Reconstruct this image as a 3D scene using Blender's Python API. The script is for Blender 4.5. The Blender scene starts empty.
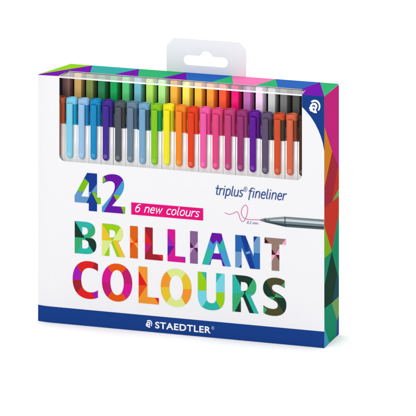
import bpy, bmesh, math, random
from mathutils import Vector, Matrix
from mathutils.geometry import tessellate_polygon
random.seed(7)
C = bpy.context.scene
COL = C.collection
U = 0.00065                      # metres per unit (the carton is 306 x 50 x 251 units: 199 x 33 x 163 mm)

# ------------------------------------------------------------------ camera geometry
D = 4570.0                       # focal length in picture units, and distance of the carton's front right corner
W, DP, H = 305.9, 50.5, 251.4    # carton width, depth, height
CAM = Vector((W + 1323.6, -4375.0, 1302.8))
RX = Vector((0.9494, 0.3138, 0)); FW = Vector((-0.3138, 0.9494, 0)); UPV = Vector((0, 0, 1))
HZ = -955.0
def ray(px, py):
    return RX*((px-208)/D) + FW + UPV*(-(py-HZ)/D)
def front(px, py, y=0.0):        # picture reading -> (x, z) on the front face
    r = ray(px, py); t = (y-CAM.y)/r.y; p = CAM + r*t
    return (p.x, p.z)
def top(px, py):
    r = ray(px, py); t = (H-CAM.z)/r.z; p = CAM + r*t
    return (p.x, p.y)
def side(px, py):
    r = ray(px, py); t = (W-CAM.x)/r.x; p = CAM + r*t
    return (p.y, p.z)

# ------------------------------------------------------------------ materials
def lin(c):
    c = c/255.0
    return c/12.92 if c <= 0.04045 else ((c+0.055)/1.055)**2.4
def rgb(t, k=1.0):
    return tuple(min(1.0, lin(v)*k) for v in t) + (1.0,)
MATS = {}
def mat(kind, col, rough=0.4, spec=0.4, k=0.9, bump=0.0, bscale=900.0, coat=0.0, vary=0.0, sss=0.0):
    key = (kind, col)
    if key in MATS: return MATS[key]
    m = bpy.data.materials.new('%s_%d_%d_%d' % ((kind,)+tuple(col))); m.use_nodes = True
    nt = m.node_tree; b = nt.nodes['Principled BSDF']
    b.inputs['Base Color'].default_value = rgb(col, k)
    b.inputs['Roughness'].default_value = rough
    b.inputs['Specular IOR Level'].default_value = spec
    if coat: b.inputs['Coat Weight'].default_value = coat; b.inputs['Coat Roughness'].default_value = 0.08
    if sss:
        b.inputs['Subsurface Weight'].default_value = sss
        b.inputs['Subsurface Scale'].default_value = 0.002
    tc = nt.nodes.new('ShaderNodeTexCoord')
    if bump:
        n = nt.nodes.new('ShaderNodeTexNoise'); n.inputs['Scale'].default_value = bscale; n.inputs['Detail'].default_value = 3
        bp = nt.nodes.new('ShaderNodeBump'); bp.inputs['Strength'].default_value = bump; bp.inputs['Distance'].default_value = 0.0002
        nt.links.new(tc.outputs['Object'], n.inputs['Vector']); nt.links.new(n.outputs['Fac'], bp.inputs['Height'])
        nt.links.new(bp.outputs['Normal'], b.inputs['Normal'])
    if vary:
        n2 = nt.nodes.new('ShaderNodeTexNoise'); n2.inputs['Scale'].default_value = 60
        mr = nt.nodes.new('ShaderNodeMapRange'); mr.inputs['To Min'].default_value = rough-vary; mr.inputs['To Max'].default_value = rough+vary
        nt.links.new(tc.outputs['Object'], n2.inputs['Vector']); nt.links.new(n2.outputs['Fac'], mr.inputs['Value'])
        nt.links.new(mr.outputs['Result'], b.inputs['Roughness'])
    MATS[key] = m
    return m
def card(col): return mat('printed_card', col, k=(0.77 if col == WHITE else 0.86), rough=0.6, spec=0.01, bump=0.05, bscale=1400, vary=0.06)
def ink(col): return mat('ink', col, k=0.8, rough=0.6, spec=0.01, bump=0.05, bscale=1400, vary=0.06)
def plastic(col, k=None): return mat('plastic' if k is None else 'clear_plastic', col, rough=0.16, spec=0.12, k=k or PEN_K)
PEN_K = 0.82
WHITE = (247, 247, 250)
NAVY = (26, 62, 134)

def film_mat(name, boost, tint=0.98, rough=0.02):
    m = bpy.data.materials.new(name); m.use_nodes = True; nt = m.node_tree
    nt.nodes.clear()
    out = nt.nodes.new('ShaderNodeOutputMaterial'); mx = nt.nodes.new('ShaderNodeMixShader')
    tr = nt.nodes.new('ShaderNodeBsdfTransparent'); gl = nt.nodes.new('ShaderNodeBsdfGlossy')
    tr.inputs['Color'].default_value = (tint, tint, tint, 1); gl.inputs['Roughness'].default_value = rough
    lw = nt.nodes.new('ShaderNodeLayerWeight'); lw.inputs['Blend'].default_value = 0.5
    pw = nt.nodes.new('ShaderNodeMath'); pw.operation = 'POWER'; pw.inputs[1].default_value = 5.0
    mu = nt.nodes.new('ShaderNodeMath'); mu.operation = 'MULTIPLY_ADD'; mu.inputs[1].default_value = 1.3*boost; mu.inputs[2].default_value = 0.006; mu.use_clamp = True
    nt.links.new(lw.outputs['Facing'], pw.inputs[0]); nt.links.new(pw.outputs[0], mu.inputs[0]); nt.links.new(mu.outputs[0], mx.inputs[0])
    nt.links.new(tr.outputs[0], mx.inputs[1]); nt.links.new(gl.outputs[0], mx.inputs[2]); nt.links.new(mx.outputs[0], out.inputs[0])
    return m

# ------------------------------------------------------------------ object helpers
def empty(name, loc=(0, 0, 0)):
    o = bpy.data.objects.new(name, None); COL.objects.link(o); o.location = loc
    o.empty_display_size = 0.01
    return o
class MB:
    def __init__(s): s.bm = bmesh.new(); s.mats = []
    def mi(s, m):
        if m not in s.mats: s.mats.append(m)
        return s.mats.index(m)
    def face(s, pts, m, smooth=False):
        vs = [s.bm.verts.new(Vector(p)*U) for p in pts]
        try: f = s.bm.faces.new(vs)
        except ValueError: return
        f.material_index = s.mi(m); f.smooth = smooth
        return f
    def box(s, a, b, m):
        x0, y0, z0 = a; x1, y1, z1 = b
        v = [(x0,y0,z0),(x1,y0,z0),(x1,y1,z0),(x0,y1,z0),(x0,y0,z1),(x1,y0,z1),(x1,y1,z1),(x0,y1,z1)]
        vs = [s.bm.verts.new(Vector(p)*U) for p in v]
        for q in ((0,3,2,1),(4,5,6,7),(0,1,5,4),(1,2,6,5),(2,3,7,6),(3,0,4,7)):
            f = s.bm.faces.new([vs[i] for i in q]); f.material_index = s.mi(m)
    def loft(s, rings, m, cap0=True, cap1=True, smooth=True, flatcaps=True):
        R = [[s.bm.verts.new(Vector(p)*U) for p in r] for r in rings]; n = len(R[0]); k = s.mi(m)
        for a, b in zip(R, R[1:]):
            for i in range(n):
                f = s.bm.faces.new((a[i], a[(i+1)%n], b[(i+1)%n], b[i])); f.material_index = k; f.smooth = smooth
        if cap0: f = s.bm.faces.new(R[0][::-1]); f.material_index = k
        if cap1: f = s.bm.faces.new(R[-1]); f.material_index = k
    def sheet(s, outer, holes, mp, m):       # flat polygon with holes, mp maps (a,b) -> 3D
        loops = [[Vector((p[0], p[1], 0)) for p in l] for l in [outer]+list(holes)]
        flat = [p for l in loops for p in l]
        vs = [s.bm.verts.new(Vector(mp(p.x, p.y))*U) for p in flat]
        out = []
        for t in tessellate_polygon(loops):
            try: f = s.bm.faces.new([vs[i] for i in t])
            except ValueError: continue
            f.material_index = s.mi(m); out.append(f)
        return out
    def slab(s, outer, holes, mp, mpb, m, me=None):   # card with thickness: front, back and edge walls
        s.sheet(outer, holes, mp, m); s.sheet(outer, holes, mpb, me or m)
        for l in [outer]+list(holes):
            for i in range(len(l)):
                a = l[i]; b = l[(i+1) % len(l)]
                s.face([mp(*a), mp(*b), mpb(*b), mpb(*a)], me or m)
    def build(s, name, parent=None, fix=False, bevel=0):
        if fix: bmesh.ops.remove_doubles(s.bm, verts=s.bm.verts, dist=1e-6)
        if fix: bmesh.ops.recalc_face_normals(s.bm, faces=s.bm.faces)
        me = bpy.data.meshes.new(name); s.bm.to_mesh(me); s.bm.free()
        for m in s.mats: me.materials.append(m)
        o = bpy.data.objects.new(name, me); COL.objects.link(o); o.parent = parent
        return o

def bez(p0, p1, p2, p3, n=10):
    out = []
    for i in range(1, n+1):
        t = i/n; u = 1-t
        out.append(tuple(u**3*a + 3*u*u*t*b + 3*u*t*t*c + t**3*d for a, b, c, d in zip(p0, p1, p2, p3)))
    return out
def path(s, n=10):                # "M x y L x y C ..." -> points
    tk = s.replace(',', ' ').split(); i = 0; pts = []; cmd = None
    while i < len(tk):
        if tk[i] in 'MLCZ': cmd = tk[i]; i += 1; continue
        if cmd in 'ML': pts.append((float(tk[i]), float(tk[i+1]))); i += 2
        else:
            q = [float(v) for v in tk[i:i+6]]; i += 6
            pts += bez(pts[-1], (q[0], q[1]), (q[2], q[3]), (q[4], q[5]), n)
    out = []
    for p in pts:
        if not out or abs(p[0]-out[-1][0])+abs(p[1]-out[-1][1]) > 1e-4: out.append(p)
    if abs(out[0][0]-out[-1][0])+abs(out[0][1]-out[-1][1]) < 1e-4: out.pop()
    return out
def ell(cx, cy, rx, ry, n=48, e=2.0):
    o = []
    for i in range(n):
        a = 2*math.pi*i/n; c, s = math.cos(a), math.sin(a)
        o.append((cx+rx*math.copysign(abs(c)**(2/e), c), cy+ry*math.copysign(abs(s)**(2/e), s)))
    return o

# ================================================================== the carton
box = empty('pen_box')
box['label'] = 'white cardboard pen box with colourful lettering, window, blue base band and hang tab'
box['category'] = 'box'

FY = -0.0
def bulge(x): return 2.2*((16-x)/16)**2 if x < 16 else 0.0     # left edge curved back, shaped to darken the card there
def fp(off=0.0):
    return lambda x, z: (x, bulge(x)-off, z)

# window opening (front face, open over the top edge)
wl = front(59.2, 120)[0]; wr = front(302.0, 130)[0]
zl = front(70, 160.2)[1]; zr = front(290, 181.0)[1]
zb = (zl+zr)/2
print('window', wl, wr, zl, zr)
r = 6.0
HF = H-0.4
win = [(wl, HF)] + [(wl, zb+r)] + [(wl+r-r*math.cos(a), zb+r-r*math.sin(a)) for a in [math.pi/2*i/8 for i in range(1, 8)]] + [(wl+r, zb)]
win += [(wr-r, zb)] + [(wr-r+r*math.sin(a), zb+r-r*math.cos(a)) for a in [math.pi/2*i/8 for i in range(1, 8)]] + [(wr, zb+r), (wr, HF)]
band = front(180, 317.2+0.0)      # placeholder, replaced below
zband = (front(38, 305.4)[1] + front(324, 331.3)[1])/2
outer = [(0, 0), (W, 0), (W, HF)] + win[::-1] + [(0, HF)]
mw, mn = card(WHITE), card(NAVY)
arc = [front(*p) for p in [(302, 106.8), (305, 109.8), (308, 113.2), (311.5, 117.6), (315.3, 123.8), (318.5, 130.2), (321, 136.6), (323, 143.5), (324.5, 151)]]
arc[0] = (wr+0.15, arc[0][1]); arc[-1] = (W, arc[-1][1])
def cut_and_bulge(mb):
    for x in (2, 4, 6, 8, 10, 12, 14, 16):
        bmesh.ops.bisect_plane(mb.bm, geom=mb.bm.verts[:]+mb.bm.edges[:]+mb.bm.faces[:], plane_co=(x*U, 0, 0), plane_no=(1, 0, 0), dist=1e-7)
fpan2 = MB()
fpan2.slab(outer, [], lambda x, z: (x, 0, z), lambda x, z: (x, 0.8, z), mw)
fpan2.sheet([(0, 0.0), (W, 0.0), (W, zband), (0, zband)], [], lambda x, z: (x, -0.2, z), mn)
fpan2.sheet(arc + [(W, H+0.15), (wr+0.15, H+0.15)], [], lambda x, z: (x, -0.2, z), mn)
cut_and_bulge(fpan2)
for v in fpan2.bm.verts:
    x = v.co.x/U
    if x < 16: v.co.y += bulge(x)*U
front_panel = fpan2.build('front_panel', box)

# ---- top panel with the printed facets and the notch for the window
TZ = 0.25
def tz(x, y):                        # the lid crowns up a little towards the back
    return H + 1.7*max(0, y)/DP
nb_l = top(68.0, 71.2); nb_r = top(305.3, 90.1)
notch = [(wl-0.5, 0), (nb_l[0], nb_l[1]-1.5), (nb_r[0], nb_r[1]), (wr, 0)]
print('notch', notch)
topo = [(0, 0), notch[0], notch[1], notch[2], notch[3], (W, 0), (W, DP), (0, DP)]
tp = MB()
tp.slab(topo, [], lambda x, y: (x, y, tz(x, y)), lambda x, y: (x, y, tz(x, y)-0.35), mw)
def T(*pts): return [top(*p) for p in pts]
LIME=(140,200,15); PUR=(112,0,165); TEAL=(45,165,158); GRN=(42,172,108); BLU=(36,96,178); PNK=(236,118,176)
bk = lambda px: 63.0 + (px-72.2)*(84.6-63.0)/(339.1-72.2)
fac = [
 (LIME, [(39.5,74.1),(72.2,bk(72.2)),(93.3,bk(93.3))]),
 (PUR, [(38.2,74.8),(39.5,74.1),(93.3,bk(93.3)),(90,72.8),(68,71.1),(58.3,76.0)]),
 (TEAL, [(93.3,bk(93.3)),(139.8,bk(139.8)),(113.6,74.9),(90,72.8)]),
 (PUR, [(113.6,74.9),(139.8,bk(139.8)),(137.4,76.8)]),
 (GRN, [(139.8,bk(139.8)),(186.1,bk(186.1)),(160.8,78.8),(137.4,76.8)]),
 (PUR, [(160.8,78.8),(186.1,bk(186.1)),(186,80.8)]),
 (BLU, [(186.1,bk(186.1)),(232,bk(232)),(210.7,82.7),(186,80.8)]),
 (GRN, [(210.7,82.7),(232,bk(232)),(232.4,84.4)]),
 (PNK, [(232,bk(232)),(275.3,bk(275.3)),(255,86.2),(232.4,84.4)]),
 (GRN, [(255,86.2),(275.3,bk(275.3)),(277,87.9)]),
 (BLU, [(275.3,bk(275.3)),(319.4,bk(319.4)),(299.9,89.9),(277,87.9)]),
 (PUR, [(299.9,89.9),(319.4,bk(319.4)),(324.5,96.5),(301.8,95.0),(305.5,90.2)]),
 (GRN, [(319.4,bk(319.4)),(339.1,bk(339.1)),(324.5,96.5)]),
]
# heights follow the crown: intersect the ray with the raised lid instead of the plane z = H
def topc(px, py):
    x = 150.0; y = 0.0
    for _ in range(8):
        r = ray(px, py); t = (tz(x, y)-CAM.z)/r.z; p = CAM + r*t; x, y = p.x, p.y
    return (p.x, p.y)
nline = ((notch[1][0], notch[1][1]), (notch[2][0], notch[2][1]))
def clampn(p):
    x, y = p
    y = min(max(y, 0.0), DP)
    x = min(max(x, 0.0), W)
    if notch[0][0] + 1 < x < notch[3][0] - 1:                       # keep clear of the opening
        t = (x-nline[0][0])/(nline[1][0]-nline[0][0]); yn = nline[0][1]+(nline[1][1]-nline[0][1])*min(max(t, 0), 1)
        if y < yn + 3.5 and 0 < t < 1: y = yn
    return (x, y)
for c, pts in fac:
    P = [clampn(topc(*p)) for p in pts]
    P = [((W if x > W-5 else x, DP) if y > DP-4 else ((W if x > W-3 else x), 0.0 if y < 1.2 and (x > W-3 or x < notch[0][0]+1 or x > notch[3][0]-1) else y)) for x, y in P]
    tp.sheet(P, [], lambda x, y: (x, y, tz(x, y)+0.2), card(c))
tp.build('top_panel', box)

# ---- right side panel with its facets
sp = MB()
sp.slab([(0.85, 0), (DP, 0), (DP, H+0.4), (0.85, H-0.5)], [], lambda y, z: (W, y, z), lambda y, z: (W-0.8, y, z), mw)
MAG=(200,28,125); ORA=(214,130,20); CRI=(165,36,56); RED=(200,48,32); SG=(95,172,90); LG=(122,178,22); EM=(10,140,102); DG=(14,56,42); DT=(18,80,88); OL=(118,160,90); AQ=(60,160,190); NB=(48,72,150)
sf = [
 (MAG, [(324.5,96.4),(339,84.4),(339,169.4),(332,151.5),(324.5,126.5)]),
 (ORA, [(324.5,126.5),(332,151.5),(324.5,187)]),
 (CRI, [(324.5,187),(332,151.5),(337.6,165.83),(332,201.5),(324.5,207.5)]),
 (RED, [(332,201.5),(337.6,165.8),(339,169.4),(339,188)]),
 (SG, [(339,188),(339,195.5),(332,201.5)]),
 (RED, [(324.5,207.5),(332,201.5),(339,195.5),(339,212),(331.6,251.3),(324.5,226)]),
 (LG, [(324.5,226),(331.6,251.3),(324.5,258)]),
 (EM, [(339,212),(339,278),(337,273),(331.6,251.3)]),
 (EM, [(324.5,258),(331.6,251.3),(324.5,285)]),
 (DG, [(324.5,285),(331.6,251.3),(337,273),(332.5,302),(324.5,308)]),
 (DT, [(337,273),(339,278),(339,296),(332.5,302)]),
 (OL, [(331.5,302.8),(332.5,302),(339,296),(339,314.6),(336.8,320)]),
 (EM, [(324.5,308),(331.5,302.8),(336.8,320),(336,336.5),(329.2,342.8),(325,330)]),
 (AQ, [(324.5,308),(325,330),(329.2,342.8),(324.5,347.6)]),
 (NB, [(336.8,320),(339,314.6),(339,333.8),(336,336.5)]),
]
for c, pts in sf:
    P = []
    for p in pts:
        y, z = side(*p)
        if p[0] <= 324.6: y = 0.0
        if p[0] >= 338.9: y = DP
        y = min(max(y, 0), DP); z = max(z, 0.0)
        if p[1] < 97: z = H if y < 5 else H+1.0
        P.append((y, z))
    sp.sheet(P, [], lambda y, z: (W+0.2, y, z), card(c))
sp.build('side_panel', box)
lp = MB(); lp.slab([(2.5, 0), (DP, 0), (DP, H+1.2), (2.5, H-0.9)], [], lambda y, z: (0, y, z), lambda y, z: (0.8, y, z), mw); lp.build('side_panel', box)
bp_ = MB(); bp_.slab([(0.85, 0), (W-0.85, 0), (W-0.85, H+1.2), (0.85, H+1.2)], [], lambda x, z: (x, DP-0.1, z), lambda x, z: (x, DP-0.9, z), mw); bp_.build('back_panel', box)
bt = MB(); bt.slab([(0.85, 2.5), (W-0.85, 2.5), (W-0.85, DP-1), (0.85, DP-1)], [], lambda x, y: (x, y, 0.1), lambda x, y: (x, y, 0.9), mw); bt.build('bottom_panel', box)
# added dark sheets painting the shade between pens, and the white riser the back row stands on
ln = MB(); mdk = card((30, 28, 28))
ln.box((1.5, 38, 1), (W-1.5, 39, H-2), mdk); ln.box((wl-6, 14, 1), (wl-5, 38, H-2), mdk); ln.box((wr+5, 12, 1), (wr+6, 38, H-2), mdk)
ln.build('gap_shade_card', box)
tr_ = MB(); tr_.box((wl-4.9, 18.0, 1), (wr+4.9, 37.5, 26), mw); tr_.box((wl-4.9, 17.0, 1), (wr+4.9, 17.8, 203), mw); tr_.build('inner_tray', box)

# ---- window film
wf = MB(); mf = film_mat('clear_film', 1.0); mft = film_mat('clear_film_top', 1.4)
wf.sheet([(wl-1, zb-1)] + [(wr+1, zb-1), (wr+1, H-0.9), (wl-1, H-0.9)], [], lambda x, z: (x, 1.1, z), mf)
wf.sheet([(notch[0][0]+.2, 1.2), (notch[1][0], notch[1][1]+1), (notch[2][0], notch[2][1]+1), (notch[3][0]-.2, 1.2)], [], lambda x, y: (x, y, tz(x, y)-0.5), mft)
wf.build('window_film', box)
ff = MB(); mfold = mat('film_fold_highlight', (250, 250, 250), rough=0.3, spec=0.5)  # white tube puts the fold's highlight into colour and shape
def tube(mb, pts, rad, m, n=10, sy=1.0):
    rings = []
    for i, p in enumerate(pts):
        a = Vector(pts[max(0, i-1)]); b = Vector(pts[min(len(pts)-1, i+1)]); t = (b-a).normalized()
        s = t.cross(Vector((0, 0, 1))) if abs(t.z) < 0.9 else t.cross(Vector((0, 1, 0)))
        s.normalize(); q = s.cross(t)
        rings.append([Vector(p)+s*rad*math.cos(2*math.pi*k/n)+q*rad*sy*math.sin(2*math.pi*k/n) for k in range(n)])
    mb.loft(rings, m)
tube(ff, [(wl-0.3, 0.35, H-0.55), (wr+0.1, 0.35, H-0.55)], 0.75, mfold)
ff.build('film_fold_highlight', box)

# ---- hang tab, standing up from the back panel
YB = DP+0.4
def bkp(px, py): return front(px, py, YB)
tab = [bkp(*p) for p in [(166.7, 90), (166.7, 45.0), (174.2, 37.6), (239.4, 42.3), (246.0, 49.6), (246.0, 97)]]
tab[0] = (tab[1][0], H-22); tab[-1] = (tab[-2][0], H-22)
hx0, hz0 = bkp(188.3, 59.7); hx1, hz1 = bkp(223.2, 62.6); hc = (hz0+hz1)/2; hr = 5.0
cx = bkp(206.3, 60)[0]; br = 6.6
hole = [(hx0-hr*math.sin(a), hc-hr*math.cos(a)) for a in [math.pi*i/12 for i in range(13)]]
hole += [(cx-7.6, hc+hr)] + [(cx-br*math.cos(a), hc+hr-1.6+br*math.sin(a)) for a in [math.pi*(0.12+0.76*i/14) for i in range(15)]] + [(cx+7.6, hc+hr)]
hole += [(hx1+hr*math.sin(a), hc+hr*math.cos(a)) for a in [math.pi*i/12 for i in range(13)]]
mt = bpy.data.materials.new('frosted_plastic'); mt.use_nodes = True
b = mt.node_tree.nodes['Principled BSDF']; b.inputs['Base Color'].default_value = rgb((231, 232, 235)); b.inputs['Roughness'].default_value = 0.55; b.inputs['Specular IOR Level'].default_value = 0.15
b.inputs['Alpha'].default_value = 0.84
tb = MB(); tb.slab(tab, [hole], lambda x, z: (x, YB-0.3, z), lambda x, z: (x, YB+0.5, z), mt); tb.build('hang_tab', box)

# ================================================================== lettering on the front
GL = {   # glyph outlines: width, [outer, holes...] on a cap height of 100
 'I': (25, ['M 0 0 L 0 100 L 25 100 L 25 0']),
 'L': (58, ['M 0 0 L 0 100 L 25 100 L 25 18 L 58 18 L 58 0']),
 'T': (69, ['M 23 0 L 23 82 L 0 82 L 0 100 L 69 100 L 69 82 L 47.5 82 L 47.5 0']),
 'N': (80, ['M 0 0 L 0 100 L 33 100 L 59.5 38 L 59.5 100 L 80 100 L 80 0 L 48 0 L 20.5 63 L 20.5 0']),
 'A': (94, ['M 0 0 L 32 100 L 63 100 L 94 0 L 67.5 0 L 62 19 L 32 19 L 26 0', 'M 37.5 37.5 L 57 37.5 L 47.3 72']),
 'B': (70, ['M 0 0 L 0 100 L 32 100 C 55 100 66 92 66 75 C 66 64 60 56.5 49 53 C 63 50.5 70 42 70 29 C 70 9 57 0 33 0',
            'M 24 83 L 31 83 C 39 83 42.5 79.5 42.5 71.5 C 42.5 63.5 38 60 30 60 L 24 60', 'M 24 43.5 L 31 43.5 C 41 43.5 45 39 45 30 C 45 21 41 16.5 31 16.5 L 24 16.5']),
 'R': (75, ['M 0 0 L 0 100 L 31 100 C 57 100 68 91 68 72 C 68 59 62.5 50.5 52 46 L 75 0 L 48.5 0 L 30.5 41 L 24 41 L 24 0',
            'M 24 82.5 L 30 82.5 C 39 82.5 43.5 79 43.5 70.5 C 43.5 62 39 58 30 58 L 24 58']),
 'C': (74, ['M 74 96 C 66 100 57 102 47 102 C 18 102 0 83 0 50 C 0 17 18 -2 47 -2 C 57 -2 66 0 74 4 L 74 24 C 67 19 60 16.5 51 16.5 C 34 16.5 25 28 25 50 C 25 72 34 83.5 50 83.5 C 59 83.5 67 81 74 76']),
 'U': (78, ['M 0 100 L 0 36 C 0 9 14 -2 39 -2 C 64 -2 78 9 78 36 L 78 100 L 53.5 100 L 53.5 35 C 53.5 22 49.5 17 39.5 17 C 29 17 25 22 25 35 L 25 100']),
 'S': (68, ['M 63 96 C 55 100 47 102 38 102 C 14 102 0 91 0 72 C 0 56 10 48.5 28 41.5 C 39 37 43 34 43 27.5 C 43 20 37 16.5 27 16.5 C 18 16.5 8 19.5 1 24.5 L 1 4 C 8 0 18 -2 29 -2 C 54 -2 68 9 68 30 C 68 47 58 54.5 40 61.5 C 30 65.5 26 68.5 26 74 C 26 80.5 31 83.5 39 83.5 C 47 83.5 55 81 63 76']),
 '4': (70, ['M 0 20 L 0 37 L 33.5 100 L 60 100 L 60 36.5 L 70 36.5 L 70 20 L 60 20 L 60 0 L 38 0 L 38 20', 'M 17.5 36.5 L 38 36.5 L 38 76']),
 '2': (63, ['M 2 93 C 12 99 21 102 32 102 C 51 102 60 92 60 75 C 60 60 52 47 36 29 L 27 18 L 63 18 L 63 0 L 0 0 L 0 13 L 21 39 C 31 52 35 61 35 70 C 35 79 30.5 83 23.5 83 C 16 83 9 80 2 75']),
}
def glyph_loops(ch):
    if ch == 'O': return 88, [ell(44, 50, 44, 52, 56, 2.15), ell(44, 50, 19.5, 34.5, 40, 2.1)]
    w, l = GL[ch]; return w, [path(s) for s in l]
def inside(p, poly):
    x, y = p; c = False; n = len(poly)
    for i in range(n):
        x1, y1 = poly[i]; x2, y2 = poly[(i+1) % n]
        if (y1 > y) != (y2 > y) and x < (x2-x1)*(y-y1)/(y2-y1)+x1: c = not c
    return c
def glyph(mb, ch, xl, xr, z0, z1, default, facets, crop):
    w, loops = glyph_loops(ch)
    lo = [[(xl+(xr-xl)*p[0]/w, z0+(z1-z0)*p[1]/100) for p in l] for l in loops]
    off = 0.25
    fs = mb.sheet(lo[0], lo[1:], lambda x, z: (x, bulge(x)-off, z), ink(default))
    F = [(c, [front(crop[0]+x/crop[2], crop[1]+y/crop[2]) for x, y in pts]) for c, pts in facets]
    cur = set(fs)
    for c, poly in F:
        for i in range(len(poly)):
            a = poly[i]; b = poly[(i+1) % len(poly)]
            no = Vector((-(b[1]-a[1]), 0, b[0]-a[0]))
            if no.length < 1e-6: continue
            cur = {f for f in cur if f.is_valid}
            geom = list(cur) + list({e for f in cur for e in f.edges}) + list({v for f in cur for v in f.verts})
            res = bmesh.ops.bisect_plane(mb.bm, geom=geom, plane_co=(a[0]*U, 0, a[1]*U), plane_no=no.normalized(), dist=1e-7)
            cur = {g for g in res['geom'] if isinstance(g, bmesh.types.BMFace)}
    for f in cur:
        c = f.calc_center_median(); p = (c.x/U, c.z/U)
        for col, poly in F:
            if inside(p, poly): f.material_index = mb.mi(ink(col)); break

cA=(70,165,5.943); cB=(70,215,6.933); cC=(120,220,6.933); cD=(175,225,6.933); cE=(230,225,6.933)
cF=(68,255,5.943); cG=(130,260,5.943); cH=(190,265,6.933); cK=(240,270,6.933)
def X(px, py): return front(px, py)[0]
def Z(px, py): return front(px, py)[1]
def row(name, z0, z1, items):
    mb = MB()
    for ch, xl, xr, default, crop, fc in items:
        glyph(mb, ch, X(xl, 240), X(xr, 240), z0, z1, default, fc, crop)
    return mb.build(name, front_panel)
navy=(28,60,145); lime=(122,190,20); steel=(98,150,198); sky=(66,155,208); pur=(104,24,162); teal=(45,180,165); dk=(30,58,48); gr=(55,170,110)
lim2=(150,205,25); amb=(234,194,48); pale=(220,233,138); ora=(220,98,24); ror=(230,60,30); drd=(160,35,50); red=(222,36,34); mag=(213,25,145); pr2=(152,38,175); ind=(88,30,160)
mau=(135,95,145); dpl=(75,30,80); lil=(205,160,215); blu=(40,100,175); stl=(108,155,200); tau=(150,122,112); mrn=(80,20,35); pnk=(245,170,205)
cri=(190,30,108); org=(230,85,20); orr=(240,150,46); ylo=(230,195,50); aqu=(118,210,225); olv=(76,75,45)
z0, z1 = Z(96.9, 211.3), Z(92, 173.4)
print('42', z0, z1, Z(125.2, 213.8))
row('number_lettering', (z0+Z(125.2, 213.8))/2, z1+0.3, [
 ('4', 74.7, 100.8, navy, cA, [(lime, [(30,152),(88,78),(113,105),(113,130),(92,156)]), (steel, [(20,152),(75,155),(128,160),(95,230),(20,240)]), (steel, [(126,160),(162,110),(162,165)]), (lime, [(130,162),(158,165),(162,195),(190,198),(190,236),(165,232)])]),
 ('2', 102.0, 125.2, pur, cA, [(lime, [(190,55),(198,62),(215,92),(190,108)]), (sky, [(315,90),(335,90),(330,185),(258,175)]), (lime, [(258,175),(312,182),(278,212)]), (sky, [(182,238),(258,175),(198,282),(182,290)]), (lime, [(303,246),(335,246),(335,294),(320,292)])]),
])
z1s = [Z(74.8,220.8), Z(130.1,225.5), Z(190.1,230.8), Z(264.6,237.3)]; z0s = [Z(74.8,253), Z(130.1,257.9), Z(190.1,262.8), Z(271.8,270.4)]
print('BRILL', z1s, z0s)
row('headline_lettering', sum(z0s)/4, sum(z1s)/4, [
 ('B', 74.8, 96.4, teal, cB, [(dk, [(28,28),(102,158),(28,152)]), (dk, [(102,158),(150,160),(190,180),(190,250),(165,260)]), (gr, [(102,158),(165,66),(190,76),(190,145),(150,160)]), (gr, [(28,153),(102,158),(58,240),(40,270),(28,270)])]),
 ('R', 102.0, 125.2, lim2, cB, [(amb, [(218,48),(290,171),(218,171)]), (pale, [(358,72),(385,90),(385,160),(345,176),(297,174)]), (pale, [(218,172),(295,176),(235,285),(218,285)]), (amb, [(296,176),(345,176),(392,300),(352,298)])]),
 ('I', 130.1, 137.9, ora, cC, [((250,160,60), [(68,110),(97,156),(68,156)]), (ror, [(97,156),(127,118),(127,156)]), ((250,160,60), [(97,156),(127,158),(127,205)]), (ror, [(68,158),(97,156),(68,205)])]),
 ('L', 145.0, 163.0, drd, cC, [(red, [(170,60),(222,162),(170,162)]), ((195,30,120), [(170,162),(222,165),(170,245)]), (red, [(262,238),(302,238),(302,290)])]),
 ('L', 167.6, 185.4, mag, cC, [(pr2, [(327,88),(378,180),(327,180)]), (ind, [(327,180),(378,180),(327,258)]), (pr2, [(424,248),(460,248),(460,305)])]),
 ('I', 190.1, 197.8, mau, cD, [(dpl, [(103,110),(131,156),(103,158)]), (lil, [(131,156),(161,110),(161,156)]), (lil, [(103,158),(131,156),(103,202)]), (dpl, [(131,156),(161,160),(161,198)])]),
 ('A', 202.1, 231.0, sky, cD, [(pur, [(250,48),(325,48),(330,98),(311,136),(289,106),(266,134),(236,95)]), (teal, [(180,275),(222,165),(268,170),(236,280)]), (pur, [(222,280),(245,235),(252,280)]), (teal, [(330,98),(352,175),(310,172),(296,140)]), (pur, [(250,240),(270,186),(314,191),(330,246)]), (pur, [(325,228),(352,295),(330,290)])]),
 ('N', 235.3, 260.0, blu, cE, [(stl, [(32,183),(86,185),(86,260),(60,297),(32,297)]), (navy, [(86,250),(86,302),(58,300)]), (navy, [(70,60),(105,62),(125,120),(134,178),(108,188)]), (stl, [(108,188),(134,178),(142,195),(115,202)]), (navy, [(162,75),(192,78),(162,125)]), (stl, [(192,78),(213,78),(213,195),(162,192),(162,125)]), (navy, [(112,200),(142,195),(178,310),(142,310)])]),
 ('T', 264.6, 286.0, tau, cE, [(mrn, [(236,80),(270,122),(236,128)]), (pnk, [(392,90),(392,140),(358,135)]), (mrn, [(288,162),(317,205),(288,205)]), (pnk, [(317,205),(345,158),(345,206)]), (pnk, [(288,206),(317,206),(288,252)]), (mrn, [(317,206),(345,208),(345,252)])]),
])
z1s = [Z(138.7,266.2), Z(197.9,271.2), Z(232.5,274.7)]; z0s = [Z(138.7,302.4), Z(158.9,304.6), Z(232.5,311.4)]
print('COLOURS', z1s, z0s)
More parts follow.
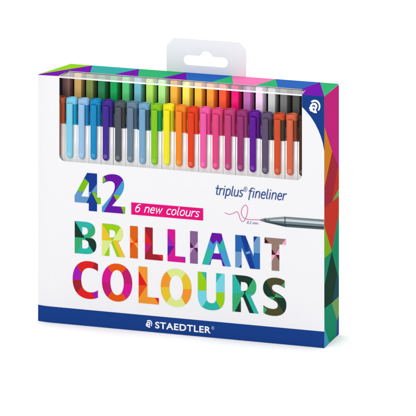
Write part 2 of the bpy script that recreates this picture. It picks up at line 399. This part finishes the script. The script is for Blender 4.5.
row('headline_lettering', sum(z0s)/3, sum(z1s)/3, [
 ('C', 72.7, 98.0, red, cF, [((162,30,180), [(20,45),(48,55),(85,110),(88,145),(20,143)]), (drd, [(20,145),(88,148),(84,182),(60,218),(20,215)]), (drd, [(158,36),(185,40),(185,96),(148,78)]), ((162,30,180), [(142,228),(185,205),(185,265),(166,262)])]),
 ('O', 102.0, 132.3, mag, cF, [(org, [(235,68),(250,40),(325,40),(350,76),(315,112),(262,105)]), (org, [(238,245),(262,213),(315,215),(348,262),(335,285),(240,285)]), (cri, [(195,160),(258,160),(264,213),(240,247),(195,235)]), (cri, [(350,76),(395,90),(390,172),(320,168),(315,112)])]),
 ('L', 138.7, 158.9, orr, cG, [((220,30,35), [(50,58),(102,150),(50,148)]), ((230,85,25), [(50,148),(102,150),(50,228)]), ((220,30,35), [(143,216),(180,216),(180,272)])]),
 ('O', 160.8, 191.6, pale, cG, [(orr, [(175,160),(180,95),(215,62),(244,107),(238,160)]), (ylo, [(175,160),(238,160),(244,215),(216,252),(175,235)]), (ylo, [(308,105),(337,70),(375,90),(375,173),(308,172)]), (orr, [(308,172),(375,173),(365,245),(330,264),(303,215)])]),
 ('U', 197.9, 224.6, teal, cH, [(lim2, [(52,38),(75,38),(121,122),(121,178),(52,175)]), (aqu, [(50,175),(121,178),(121,235),(90,284),(45,275)]), (aqu, [(228,50),(245,50),(245,190),(177,187),(177,128)]), (lim2, [(177,187),(245,190),(245,275),(212,302),(177,240)])]),
 ('R', 232.5, 258.8, dk, cK, [(teal, [(-58,20),(-40,25),(32,158),(-58,163)]), (gr, [(-58,163),(30,158),(-37,290),(-58,290)]), (gr, [(96,55),(130,65),(130,155),(95,165.5),(35,158)]), (teal, [(35,160),(95,165),(138,305),(100,305)])]),
 ('S', 263.1, 286.4, olv, cK, [(dk, [(150,120),(182,70),(240,185),(200,185),(150,155)]), (gr, [(198,183),(240,186),(232,208),(208,198)]), (gr, [(240,186),(250,163),(302,192)]), (dk, [(240,186.5),(302,192.5),(330,215),(330,270),(303,295)]), (gr, [(287,106),(315,78),(315,118)]), (gr, [(158,248),(188,270),(165,308)])]),
])

# ---- small type, from Blender's own built-in font
def text_part(name, s, m, xl, xr, zbase, xh_z, shear=0.0, off=0.0, ybase=0.0, slope=0.0, parent=None, layer=0.3, ref='x', space=1.0):
    cu = bpy.data.curves.new('type', 'FONT'); cu.body = s; cu.size = 1.0; cu.shear = shear; cu.offset = off; cu.space_character = space
    cu.resolution_u = 6
    o = bpy.data.objects.new('type', cu); COL.objects.link(o)
    dg = bpy.context.evaluated_depsgraph_get(); dg.update()
    me = bpy.data.meshes.new_from_object(o.evaluated_get(dg)); bpy.data.objects.remove(o)
    cu2 = bpy.data.curves.new('type', 'FONT'); cu2.body = ref; cu2.size = 1.0; cu2.offset = off; o2 = bpy.data.objects.new('type', cu2); COL.objects.link(o2)
    dg.update(); m2 = bpy.data.meshes.new_from_object(o2.evaluated_get(dg)); h = max(v.co.y for v in m2.vertices); bpy.data.objects.remove(o2)
    x0 = min(v.co.x for v in me.vertices); x1 = max(v.co.x for v in me.vertices)
    sx = (xr-xl)/(x1-x0); sz = xh_z/h
    for v in me.vertices:
        x, y = v.co.x, v.co.y
        X_ = xl+(x-x0)*sx; v.co = Vector((X_, -layer, zbase+y*sz+slope*(X_-xl)))*U
    me.materials.clear(); me.materials.append(m)
    for p in me.polygons: p.material_index = 0
    ob = bpy.data.objects.new(name, me); COL.objects.link(ob); ob.parent = parent or front_panel
    me.name = name
    return ob
BL = ink((48, 78, 146))
# product line, written as thin slanted strokes
STK = {  # monoline letters, x-height 10, ascender 15: strokes as point paths
 't': (6.0, ['M 3 14.5 L 3 3 C 3 0.5 4 0 6 0.3', 'M 0.3 10 L 6 10']),
 'r': (5.6, ['M 1 0 L 1 10', 'M 1 6.5 C 1.5 9 3.5 10.3 6 9.9']),
 'i': (3.2, ['M 1.3 0 L 1.3 10', 'M 1.3 13.6 L 1.3 14.2']),
 'p': (8.6, ['M 1 -5 L 1 10', 'M 1 7 C 2 9.2 3.2 10.2 4.8 10.2 C 7 10.2 8 8.3 8 5.2 C 8 2 6.6 -0.2 4.2 -0.2 C 2.6 -0.2 1.6 0.8 1 2']),
 'l': (3.4, ['M 1.2 15 L 1.2 2.6 C 1.2 0.6 1.8 0 3.2 0.3']),
 'u': (8.4, ['M 1 10 L 1 3.6 C 1 1 2 -0.2 3.9 -0.2 C 5.6 -0.2 6.8 1 7.4 3', 'M 7.4 10 L 7.4 0']),
 's': (6.6, ['M 6 9.2 C 4.6 10.4 1.2 10.6 1.2 7.8 C 1.2 5 6 5.4 6 2.6 C 6 -0.6 2.2 -0.6 0.6 0.9']),
 'f': (6.0, ['M 2.6 -4 L 2.6 11.5 C 2.6 14 3.8 15.2 6.4 14.8', 'M 0.3 10 L 5.6 10']),
 'n': (8.4, ['M 1 0 L 1 10', 'M 1 7 C 1.8 9 3 10.2 4.8 10.2 C 6.6 10.2 7.4 8.8 7.4 6.6 L 7.4 0']),
 'e': (7.8, ['M 1 5.4 L 7.2 5.4 C 7.2 8.6 6 10.2 4.2 10.2 C 2 10.2 0.9 8 0.9 5 C 0.9 1.8 2.2 -0.2 4.4 -0.2 C 5.6 -0.2 6.6 0.3 7.2 1']),
 'w': (11.5, ['M 0.6 10 L 3 0.2 L 5.7 9.4 L 8.4 0.2 L 10.9 10']),
 'c': (7.0, ['M 6.8 9.4 C 4 11.2 0.9 9.6 0.9 5 C 0.9 0.6 3.8 -1.2 6.8 0.7']),
 'o': (8.6, ['M 4.4 10.2 C 2.2 10.2 0.9 8.2 0.9 5 C 0.9 1.8 2.2 -0.2 4.4 -0.2 C 6.6 -0.2 7.9 1.8 7.9 5 C 7.9 8.2 6.6 10.2 4.4 10.2']),
 '6': (8.6, ['M 7 14.4 C 3 14.4 0.9 10.5 0.9 5.4 C 0.9 1.8 2.2 -0.2 4.4 -0.2 C 6.6 -0.2 7.9 1.6 7.9 4.4 C 7.9 7.2 6.6 8.6 4.6 8.6 C 2.6 8.6 1.2 7 0.9 5']),
 ' ': (5.0, []),
}
def strokes(name, s, m, xl, xr, zbase, xh, weight, shear=0.2, slope=0.0, layer=0.3, parent=None, gap=1.6):
    adv = 0; segs = []
    for ch in s:
        w, st = STK[ch]
        for q in st:
            segs.append([(p[0]+adv, p[1]) for p in path(q, 8)] if not q.endswith('4.4 10.2') else [(p[0]+adv, p[1]) for p in path(q, 8)]+[(adv+4.4, 10.2)])
        adv += w + gap
    adv -= gap
    sz = xh/10.0
    lo = min(p[0]+shear*p[1] for g in segs for p in g); hi = max(p[0]+shear*p[1] for g in segs for p in g)
    sx = (xr-xl-weight)/(hi-lo)
    mb = MB()
    for g in segs:
        P = [(xl+weight/2+(p[0]+shear*p[1]-lo)*sx, p[1]*sz) for p in g]
        P = [(x, zbase+z+slope*(x-xl)) for x, z in P]
        ribbon(mb, P, weight, m, layer)
    return mb.build(name, parent or front_panel)
LAY = [0]
def ribbon(mb, P, w, m, layer=0.3):
    LAY[0] += 1
    layer = layer + 0.02*(LAY[0] % 6)
    n = len(P); k = w/2
    def dirn(i):
        l = math.hypot(P[i+1][0]-P[i][0], P[i+1][1]-P[i][1]) or 1
        return (P[i+1][0]-P[i][0])/l, (P[i+1][1]-P[i][1])/l
    lay = lambda i: layer + 0.06*i/max(1, n-1)
    L = []; R = []
    for i, p in enumerate(P):
        d0 = dirn(max(0, i-1)); d1 = dirn(min(n-2, i))
        nx, nz = -(d0[1]+d1[1]), d0[0]+d1[0]; l = math.hypot(nx, nz) or 1; nx /= l; nz /= l
        c = max(0.45, nx*-d1[1]+nz*d1[0]); q = k/c
        L.append((p[0]+nx*q, p[1]+nz*q)); R.append((p[0]-nx*q, p[1]-nz*q))
    for i in range(n-1):
        a_, b_ = lay(i), lay(i+1)
        mb.face([(L[i][0], -a_, L[i][1]), (R[i][0], -a_, R[i][1]), (R[i+1][0], -b_, R[i+1][1]), (L[i+1][0], -b_, L[i+1][1])], m)
    t0 = math.atan2(L[0][1]-P[0][1], L[0][0]-P[0][0]); t1 = math.atan2(R[-1][1]-P[-1][1], R[-1][0]-P[-1][0])
    for (p, t, l) in ((P[0], t0, lay(0)), (P[-1], t1, lay(n-1))):
        mb.face([(p[0]+k*math.cos(t+math.pi*j/6), -l, p[1]+k*math.sin(t+math.pi*j/6)) for j in range(7)], m)

zt0 = Z(218, 194.2); zt1 = Z(285, 200.2)
print('triplus', zt0, zt1)
zt = (zt0+zt1)/2
strokes('product_lettering', 'triplus', BL, X(215.6, 190), X(243.6, 193), zt, 6.3, 1.05, shear=0.22)
strokes('product_lettering', 'fineliner', BL, X(248.3, 193), X(287.2, 196), zt, 6.3, 1.05, shear=0.22)
text_part('registered_mark', '\u00ae', BL, X(243.6, 190), X(247.4, 190), Z(245.5, 191.6), 3.2, shear=0.2, ref='o')
# banner
bn = MB(); mban = ink((232, 20, 125))
bq = [front(131.3, 202.3), front(203.2, 208.1), front(203.2, 220.2), front(131.3, 214.6)]
print('banner', bq)
bz1 = (bq[0][1]+bq[1][1])/2; bz0 = (bq[2][1]+bq[3][1])/2
bn.sheet([(bq[0][0], bz0), (bq[1][0], bz0), (bq[1][0], bz1), (bq[0][0], bz1)], [], lambda x, z: (x, -0.25, z), mban)
ban = bn.build('banner', front_panel)
strokes('banner_lettering', '6 new colours', ink((252, 240, 248)), X(135.3, 208), X(200.0, 212), bz0+3.5, 5.2, 1.05, shear=0.25, layer=0.45, parent=front_panel)
# scribble
pp = [(78,170),(100,178),(122,172),(140,164),(150,180),(158,203),(170,216),(184,202),(194,172),(196,146),(186,130),(170,142),(163,168),(174,195),(200,205),(240,206),(268,206)]
def crs(P, n=6):
    out = []
    for i in range(len(P)-1):
        p0, p1, p2, p3 = P[max(0, i-1)], P[i], P[i+1], P[min(len(P)-1, i+2)]
        for j in range(n):
            t = j/n
            out.append(tuple(0.5*(2*b+(c-a)*t+(2*a-5*b+4*c-d)*t*t+(3*b-a-3*c+d)*t**3) for a, b, c, d in zip(p0, p1, p2, p3)))
    out.append(P[-1]); return out
sq = MB(); ribbon(sq, [front(210+x/5.2, 180+y/5.2) for x, y in crs(pp)], 0.62, ink((222, 100, 165)), 0.3); sq.build('scribble_line', front_panel)
text_part('line_width_lettering', '0.2 mm', BL, X(247.0, 222), X(258.2, 223), Z(247.5, 223.6), 1.75, shear=0.25, ref='x')
# picture of a pen, printed
pic = MB()
def PQ(pts): return [front(260+x/5.943, 205+y/5.943) for x, y in pts]
def lay(pts, col, l): pic.sheet([(min(x, W-0.2), z) for x, z in PQ(pts)], [], lambda x, z: (x, -l, z), ink(col))
lay([(-2,86),(26,79),(150,69),(386,87),(386,146),(150,129),(30,101),(-2,91)], (104,120,126), 0.25)
lay([(20,82),(150,73),(386,92),(386,100),(150,80),(40,85)], (150,164,170), 0.30)
lay([(60,87),(150,82),(386,101),(386,115),(150,96),(60,92)], (205,214,218), 0.31)
lay([(150,100),(386,119),(386,127),(150,109)], (120,136,142), 0.32)
lay([(30,94),(150,112),(386,130),(386,145),(150,128),(30,101)], (56,72,78), 0.33)
lay([(146,69),(152,69),(152,129),(146,128)], (60,74,80), 0.34)
lay([(-2,86),(26,79),(30,90),(26,92)], (120,120,128), 0.35)
lay([(26,79),(34,79),(36,101),(28,100)], (70,84,90), 0.36)
for i in range(28):
    x = 158+i*8.0; s_ = (x-150)*0.0763
    lay([(x,112+s_),(x+4,112.3+s_),(x+4,117+s_),(x,116.7+s_)], (36,52,58), 0.38)
    lay([(x+4,120+s_),(x+7,120.3+s_),(x+7,125+s_),(x+4,124.7+s_)], (128,146,150), 0.38)
    lay([(x,73+s_),(x+3,73.3+s_),(x+3,78+s_),(x,77.7+s_)], (84,98,104), 0.39)
pic.build('pen_picture', front_panel)
# brand line on the blue band
zs = (Z(157, 328.2)+Z(209, 332.6))/2; print('brand', Z(157, 328.2), Z(209, 332.6))
text_part('brand_lettering', 'STAEDTLER', ink((245, 247, 250)), X(155.3, 325), X(210.9, 329), zs, 6.5, off=0.026, ref='E', layer=0.45, space=1.1)
text_part('registered_mark', '\u00ae', ink((190, 205, 230)), X(211.6, 327), X(214.4, 327), Z(213, 329.5), 2.2, ref='o', layer=0.45)
# helmeted head emblem
EMB = {
 'crest': [(112,172),(128,158),(150,152),(172,154),(192,166),(206,184),(213,208),(213,232),(207,252),(198,266),(184,262),(193,244),(197,226),(195,206),(187,190),(174,178),(158,172),(142,174),(128,182)],
 'helmet': [(122,192),(138,184),(156,184),(170,192),(180,206),(182,224),(176,240),(166,252),(170,266),(178,280),(176,291),(152,290),(140,286),(128,276),(112,272),(100,262),(106,252),(94,244),(98,230),(106,222),(108,206)],
 'visor': [(124,214),(140,206),(156,210),(162,222),(152,230),(142,220),(128,224)],
 'cheek': [(132,244),(146,240),(154,250),(150,266),(140,262)],
}
def emblem(name, cx, cy, size, white, dark, layer, parent):
    mb = MB()
    for k, c, l in (('crest', white, 0), ('helmet', white, 0.0), ('visor', dark, 0.05), ('cheek', dark, 0.05)):
        P = [front(cx+(x-153)/141.0*size, cy+(y-222)/141.0*size) for x, y in EMB[k]]
        mb.sheet(P, [], lambda x, z: (x, -(layer+l), z), c)
    return mb.build(name, parent)
WI = ink((245, 247, 250)); NI = ink((50, 85, 155))
emblem('head_emblem', 314.7, 106.3, 13.6, WI, NI, 0.4, front_panel)
emblem('head_emblem', 149.0, 323.6, 7.8, WI, NI, 0.4, front_panel)

# ================================================================== pens
def ring(sec, z, s=1.0, dy=0.0, dx=0.0): return [(x*s+dx, y*s+dy, z) for x, y in sec]
def rounded(poly, r, n=4):        # round a convex polygon's corners
    out = []; N = len(poly)
    for i in range(N):
        p = Vector(poly[i]); a = (Vector(poly[i-1])-p); b = (Vector(poly[(i+1) % N])-p)
        d = min(r, a.length*0.45, b.length*0.45); A = p+a.normalized()*d; B = p+b.normalized()*d
        for j in range(n+1):
            t = j/n; q = A*(1-t)**2+p*2*t*(1-t)+B*t*t; out.append((q.x, q.y))
    return out
SEC = rounded([(-4.9, -4.2), (4.9, -4.2), (6.45, -1.4), (1.8, 6.4), (-1.8, 6.4), (-6.45, -1.4)], 1.3)
SECW = rounded([(-6.3, -4.1), (6.3, -4.1), (6.5, -3.2), (1.8, 6.4), (-1.8, 6.4), (-6.5, -3.2)], 0.35)
CAPZ, CAPL, CLIPL, LEN = 222.0, 26.5, 57.0, 217.0
pen_meshes = {}
MB_WHITE = mat('barrel_plastic', (244, 243, 242), rough=0.16, spec=1.0, k=1.0, coat=1.0)
def front_pen(c, cb):
    root = empty('fineliner_pen')
    mc, mbody_shaded = plastic(c), plastic(cb)  # cap body colour has the shade beside the clip painted in
    a = MB()                      # barrel: three-sided, white, tapering to a plug at the foot
    a.loft([ring(SECW, 0, .55), ring(SECW, 1.2, .8), ring(SECW, 8, 1.0), ring(SECW, LEN-CAPL+0.5, 1.0)], MB_WHITE)
    a.build('barrel', root)
    zc = LEN-CAPL
    a = MB()                      # cap: body, flared head with a rim and a hollow top
    a.loft([ring(SECW, zc, 1.004), ring(SECW, zc+0.25, 1.006), ring(SEC, zc+3, 1.006), ring(SEC, LEN-6.2, 1.0), ring(SEC, LEN-5.6, 1.0)], mbody_shaded, cap1=False)
    n = len(SEC)
    def head(z, s, cyl=0.0):      # head blends from the three-sided section to round
        o = []
        for x, y in SEC:
            L = math.hypot(x, y); q = 6.0
            o.append(((x*(1-cyl)+x/L*q*cyl)*s, (y*(1-cyl)+y/L*q*cyl)*s-0.3, z))
        return o
    a.loft([head(LEN-5.6, 1.0, .0), head(LEN-5.2, 1.03, .5), head(LEN-3.0, 1.04, .8), head(LEN-1.3, 1.02, 1), head(LEN-0.4, 1.0, 1), head(LEN-0.1, .97, 1), head(LEN, .93, 1), head(LEN-0.05, .85, 1), head(LEN-0.35, .82, 1), head(LEN-3.2, .78, 1), head(LEN-3.3, .36, 1), head(LEN-1.6, .30, 1), head(LEN-1.4, .1, 1)], mc, cap0=False)
    a.build('cap', root)
    a = MB()                      # long clip with rounded foot
    w2 = 3.3; zt_ = LEN-5.0; zbot = LEN-5.0-CLIPL
    prof = [(-w2, zt_-0.6), (-w2+0.6, zt_), (w2-0.6, zt_), (w2, zt_-0.6)] + [(w2*math.cos(t), zbot+w2-w2*math.sin(t)*1.0) for t in [math.pi*i/14 for i in range(15)]]
    yb, yf = -5.4, -7.5
    def inset(d): 
        cxm, czm = 0, (zt_+zbot)/2; hw, hh = w2, (zt_-zbot)/2
        return [(x*(hw-d)/hw, czm+(z-czm)*(hh-d)/hh) for x, z in prof]
    R = [[(x, yb, z) for x, z in prof], [(x, yf+1.3, z) for x, z in prof], [(x, yf+0.75, z) for x, z in inset(.22)], [(x, yf+0.55, z) for x, z in inset(.6)], [(x, yf, z) for x, z in inset(1.9)]]
    a.loft(R, mc, smooth=False)
    a.box((-2.4, -5.6, zt_-5), (2.4, -3.9, zt_-0.8), mc)
    for v in a.bm.verts: v.co.x -= 0.8*U
    cl = a.build('clip', root)
    a = MB()
    zc_ = zbot+4.6
    lt = plastic(tuple(int(v+(255-v)*0.30) for v in c))
    for (ro, ri) in ((2.05, 1.35),):
        P = ell(0, zc_, ro, ro, 20); Q = ell(0, zc_, ri, ri, 20)
        a.slab(P, [Q], lambda x, z: (x, yf-0.16, z), lambda x, z: (x, yf+0.1, z), lt)
    a.slab(ell(-0.1, zc_-0.1, 0.85, 0.95, 12), [], lambda x, z: (x, yf-0.16, z), lambda x, z: (x, yf+0.1, z), lt)
    for v in a.bm.verts: v.co.x -= 0.8*U
    a.build('emblem', cl)
    return root
FR = [('terracotta',(196,92,52),(186,84,46)), ('pale turquoise',(128,212,240),(0,165,205)), ('light blue',(156,198,236),(20,140,200)), ('bright blue',(0,142,200),(0,125,185)),
 ('indigo',(66,36,152),(58,30,135)), ('charcoal',(80,86,98),(66,60,66)), ('slate blue',(108,134,158),(78,100,124)), ('dusty blue',(120,172,210),(66,92,116)),
 ('lime green',(134,204,14),(0,160,84)), ('lemon yellow',(250,238,20),(200,205,20)), ('orange',(250,142,28),(238,104,0)), ('vermilion',(236,62,16),(232,66,14)),
 ('candy pink',(246,92,170),(240,60,155)), ('raspberry pink',(234,68,132),(214,62,122)), ('magenta',(200,60,124),(196,54,116)), ('plum',(156,46,118),(158,56,112)),
 ('violet',(98,0,154),(86,0,136)), ('grey purple',(94,78,110),(62,60,66)), ('burnt orange',(216,78,34),(72,62,52)), ('salmon',(224,104,68),(150,70,42)), ('dark brown',(70,38,24),(60,32,20))]
clipx = [57,69.1,80.8,92.8,104.9,117.3,129.3,141.4,153.5,165.7,177.8,189.8,202.0,214.2,226.4,238.7,251.2,264.2,276.9,289.4,302.0]
FA = 9.9                          # depth of the front row's axes behind the front face
x1 = front(69.1, 120, FA-7.5)[0]; x19 = front(289.4, 140, FA-7.5)[0]
pitch = (x19-x1)/18
# cap top heights from the picture
zt_l = front(71, 97, FA)[1]; zt_r = front(290, 113.8, FA)[1]; print('captop', zt_l, zt_r, 'pitch', pitch)
ztop = (zt_l+zt_r)/2
zb_l = front(69, 156.3, FA-7.5)[1]; zb_r = front(288.5, 177.3, FA-7.5)[1]; print('clipbottom', zb_l, zb_r)
CLIPL = (ztop-5.0)-(zb_l+zb_r)/2
zz_l = front(76, 122, FA)[1]; zz_r = front(291, 141.7, FA)[1]; print('capbottom', zz_l, zz_r)
CAPL = ztop-(zz_l+zz_r)/2
LEN = ztop-1.2
BKC = [('dusty brown',(150,110,106)), ('ochre',(196,156,92)), ('olive',(116,130,64)), ('dark green',(34,122,74)), ('emerald green',(0,152,76)), ('mid green',(78,188,112)), ('steel blue',(104,172,192)),
 ('yellow green',(168,214,92)), ('pale green',(164,222,134)), ('amber',(250,172,56)), ('yellow',(250,222,84)), ('golden',(250,184,54)), ('light orange',(250,152,44)), ('red orange',(240,84,42)),
 ('crimson pink',(236,0,112)), ('mauve',(186,102,172)), ('pale lilac',(240,206,240)), ('light grey',(192,196,196)), ('mid grey',(112,112,112)), ('graphite',(78,78,74))]
nm = [f[0] for f in FR]
for i, (n_, c, cb) in enumerate(FR):
    o = front_pen(c, cb)
    o.location = ((x1+0.8+(i-1)*pitch)*U, FA*U, 1.2*U)
    o.location.z += random.uniform(-0.5, 0.5)*U; o.rotation_euler.z = math.radians(random.uniform(-1.2, 1.2)); o.rotation_euler.y = math.radians(random.uniform(-0.05, 0.05))
    if i == 0: lab = n_+' clip pen at the window\'s left edge, beside the '+nm[1]+' one'
    elif i == len(FR)-1: lab = n_+' clip pen half hidden at the window\'s right edge, beside the '+nm[i-1]+' one'
    else: lab = n_+' capped pen with long clip between the '+nm[i-1]+' and '+nm[i+1]+' ones'
    o['label'] = lab; o['category'] = 'pen'; o['group'] = 'clip pens in the front row'
BZ = 26.2; BA = 27.0; BT = 250.9
SECB = rounded([(-3.4, -4.4), (3.4, -4.4), (4.7, 4.5), (1.5, 7.6), (-1.5, 7.6), (-4.7, 4.5)], 0.5, 3)
bx = [front(p, 84, BA-4.2)[0] for p in (65.7, 283.8)]
bp2 = (bx[1]-bx[0])/18
print('back pitch', bp2)
bn_ = [b[0] for b in BKC]
for i, (n_, c) in enumerate(BKC):
    root = empty('fineliner_pen'); mc = plastic(c, 1.2)
    a = MB(); L = BT-BZ
    a.loft([ring(SECB, 0, .55), ring(SECB, 1.2, .8), ring(SECB, 8, 1.0), ring(SECB, L-38, 1.0)], mc)
    a.build('barrel', root)
    a = MB()
    a.loft([ring(SECB, L-38.2, 1.02), ring(SECB, L-37.8, 1.06), ring(SECB, L-1.2, 1.06), ring(SECB, L-0.3, .98), ring(SECB, L, .8)], mc)
    a.build('cap', root)
    root.location = ((bx[0]+i*bp2)*U, BA*U, BZ*U)
    if i == 0: lab = n_+' pen leftmost in the taller back row, beside the '+bn_[1]+' one'
    elif i == len(BKC)-1: lab = n_+' pen rightmost in the taller back row, beside the '+bn_[i-1]+' one'
    else: lab = n_+' pen of the taller back row between the '+bn_[i-1]+' and '+bn_[i+1]+' ones'
    root.location.z -= random.uniform(0, 0.5)*U; root.rotation_euler.z = math.radians(random.uniform(-2.5, 2.5))
    root['label'] = lab; root['category'] = 'pen'; root['group'] = 'taller pens in the back row'

# ================================================================== surface, light, camera
g = bpy.data.meshes.new('ground'); s = 6.0
g.from_pydata([(-s, -s, 0), (s, -s, 0), (s, s, 0), (-s, s, 0)], [], [(0, 1, 2, 3)])
go = bpy.data.objects.new('ground', g); COL.objects.link(go); go['kind'] = 'structure'; go.location = (0, 0, -0.0002)
g.materials.append(mat('sweep', (255, 255, 255), rough=0.9, spec=0.1, k=0.96, vary=0.02))

w = bpy.data.worlds.new('World'); C.world = w; w.use_nodes = True
w.node_tree.nodes['Background'].inputs[0].default_value = (1, 1, 1, 1)
w.node_tree.nodes['Background'].inputs[1].default_value = 0.28
def area(name, loc, target, sx, sy, power, col=(1, 1, 1)):
    l = bpy.data.lights.new(name, 'AREA'); l.shape = 'RECTANGLE'; l.size = sx; l.size_y = sy; l.energy = power; l.color = col
    o = bpy.data.objects.new(name, l); COL.objects.link(o); o.location = loc
    o.rotation_euler = (Vector(target)-Vector(loc)).to_track_quat('-Z', 'Y').to_euler()
    return o
ctr = (0.1, 0, 0.08)
area('overhead_softbox', (0.1, 0.2, 2.4), (0.1, 0.2, 0), 2.6, 2.6, 54)
area('back_fill', (0.3, 3.2, 1.3), (0.1, 0, 0.5), 6.0, 2.6, 46)  # added unseen lamp: pale reflection in the film top, whiter ground
area('key_softbox', (-0.4, -2.25, 0.95), ctr, 1.1, 0.9, 30)
area('side_fill', (2.2, -0.5, 1.2), ctr, 1.0, 1.0, 12)  # added unseen lamp, brightens the printed side panel

cam = bpy.data.cameras.new('camera'); co = bpy.data.objects.new('camera', cam); COL.objects.link(co); C.camera = co
cam.sensor_width = 36; cam.lens = 36*D/416.0; cam.shift_x = 0; cam.shift_y = -(208-HZ)/416.0
co.location = CAM*U
co.rotation_euler = FW.to_track_quat('-Z', 'Y').to_euler()
cam.clip_start = 0.05; cam.clip_end = 100
C.view_settings.view_transform = 'Standard'; C.view_settings.look = 'None'; C.view_settings.exposure = 0; C.view_settings.gamma = 1
C.render.film_transparent = False
C.cycles.max_bounces = 10; C.cycles.transparent_max_bounces = 16
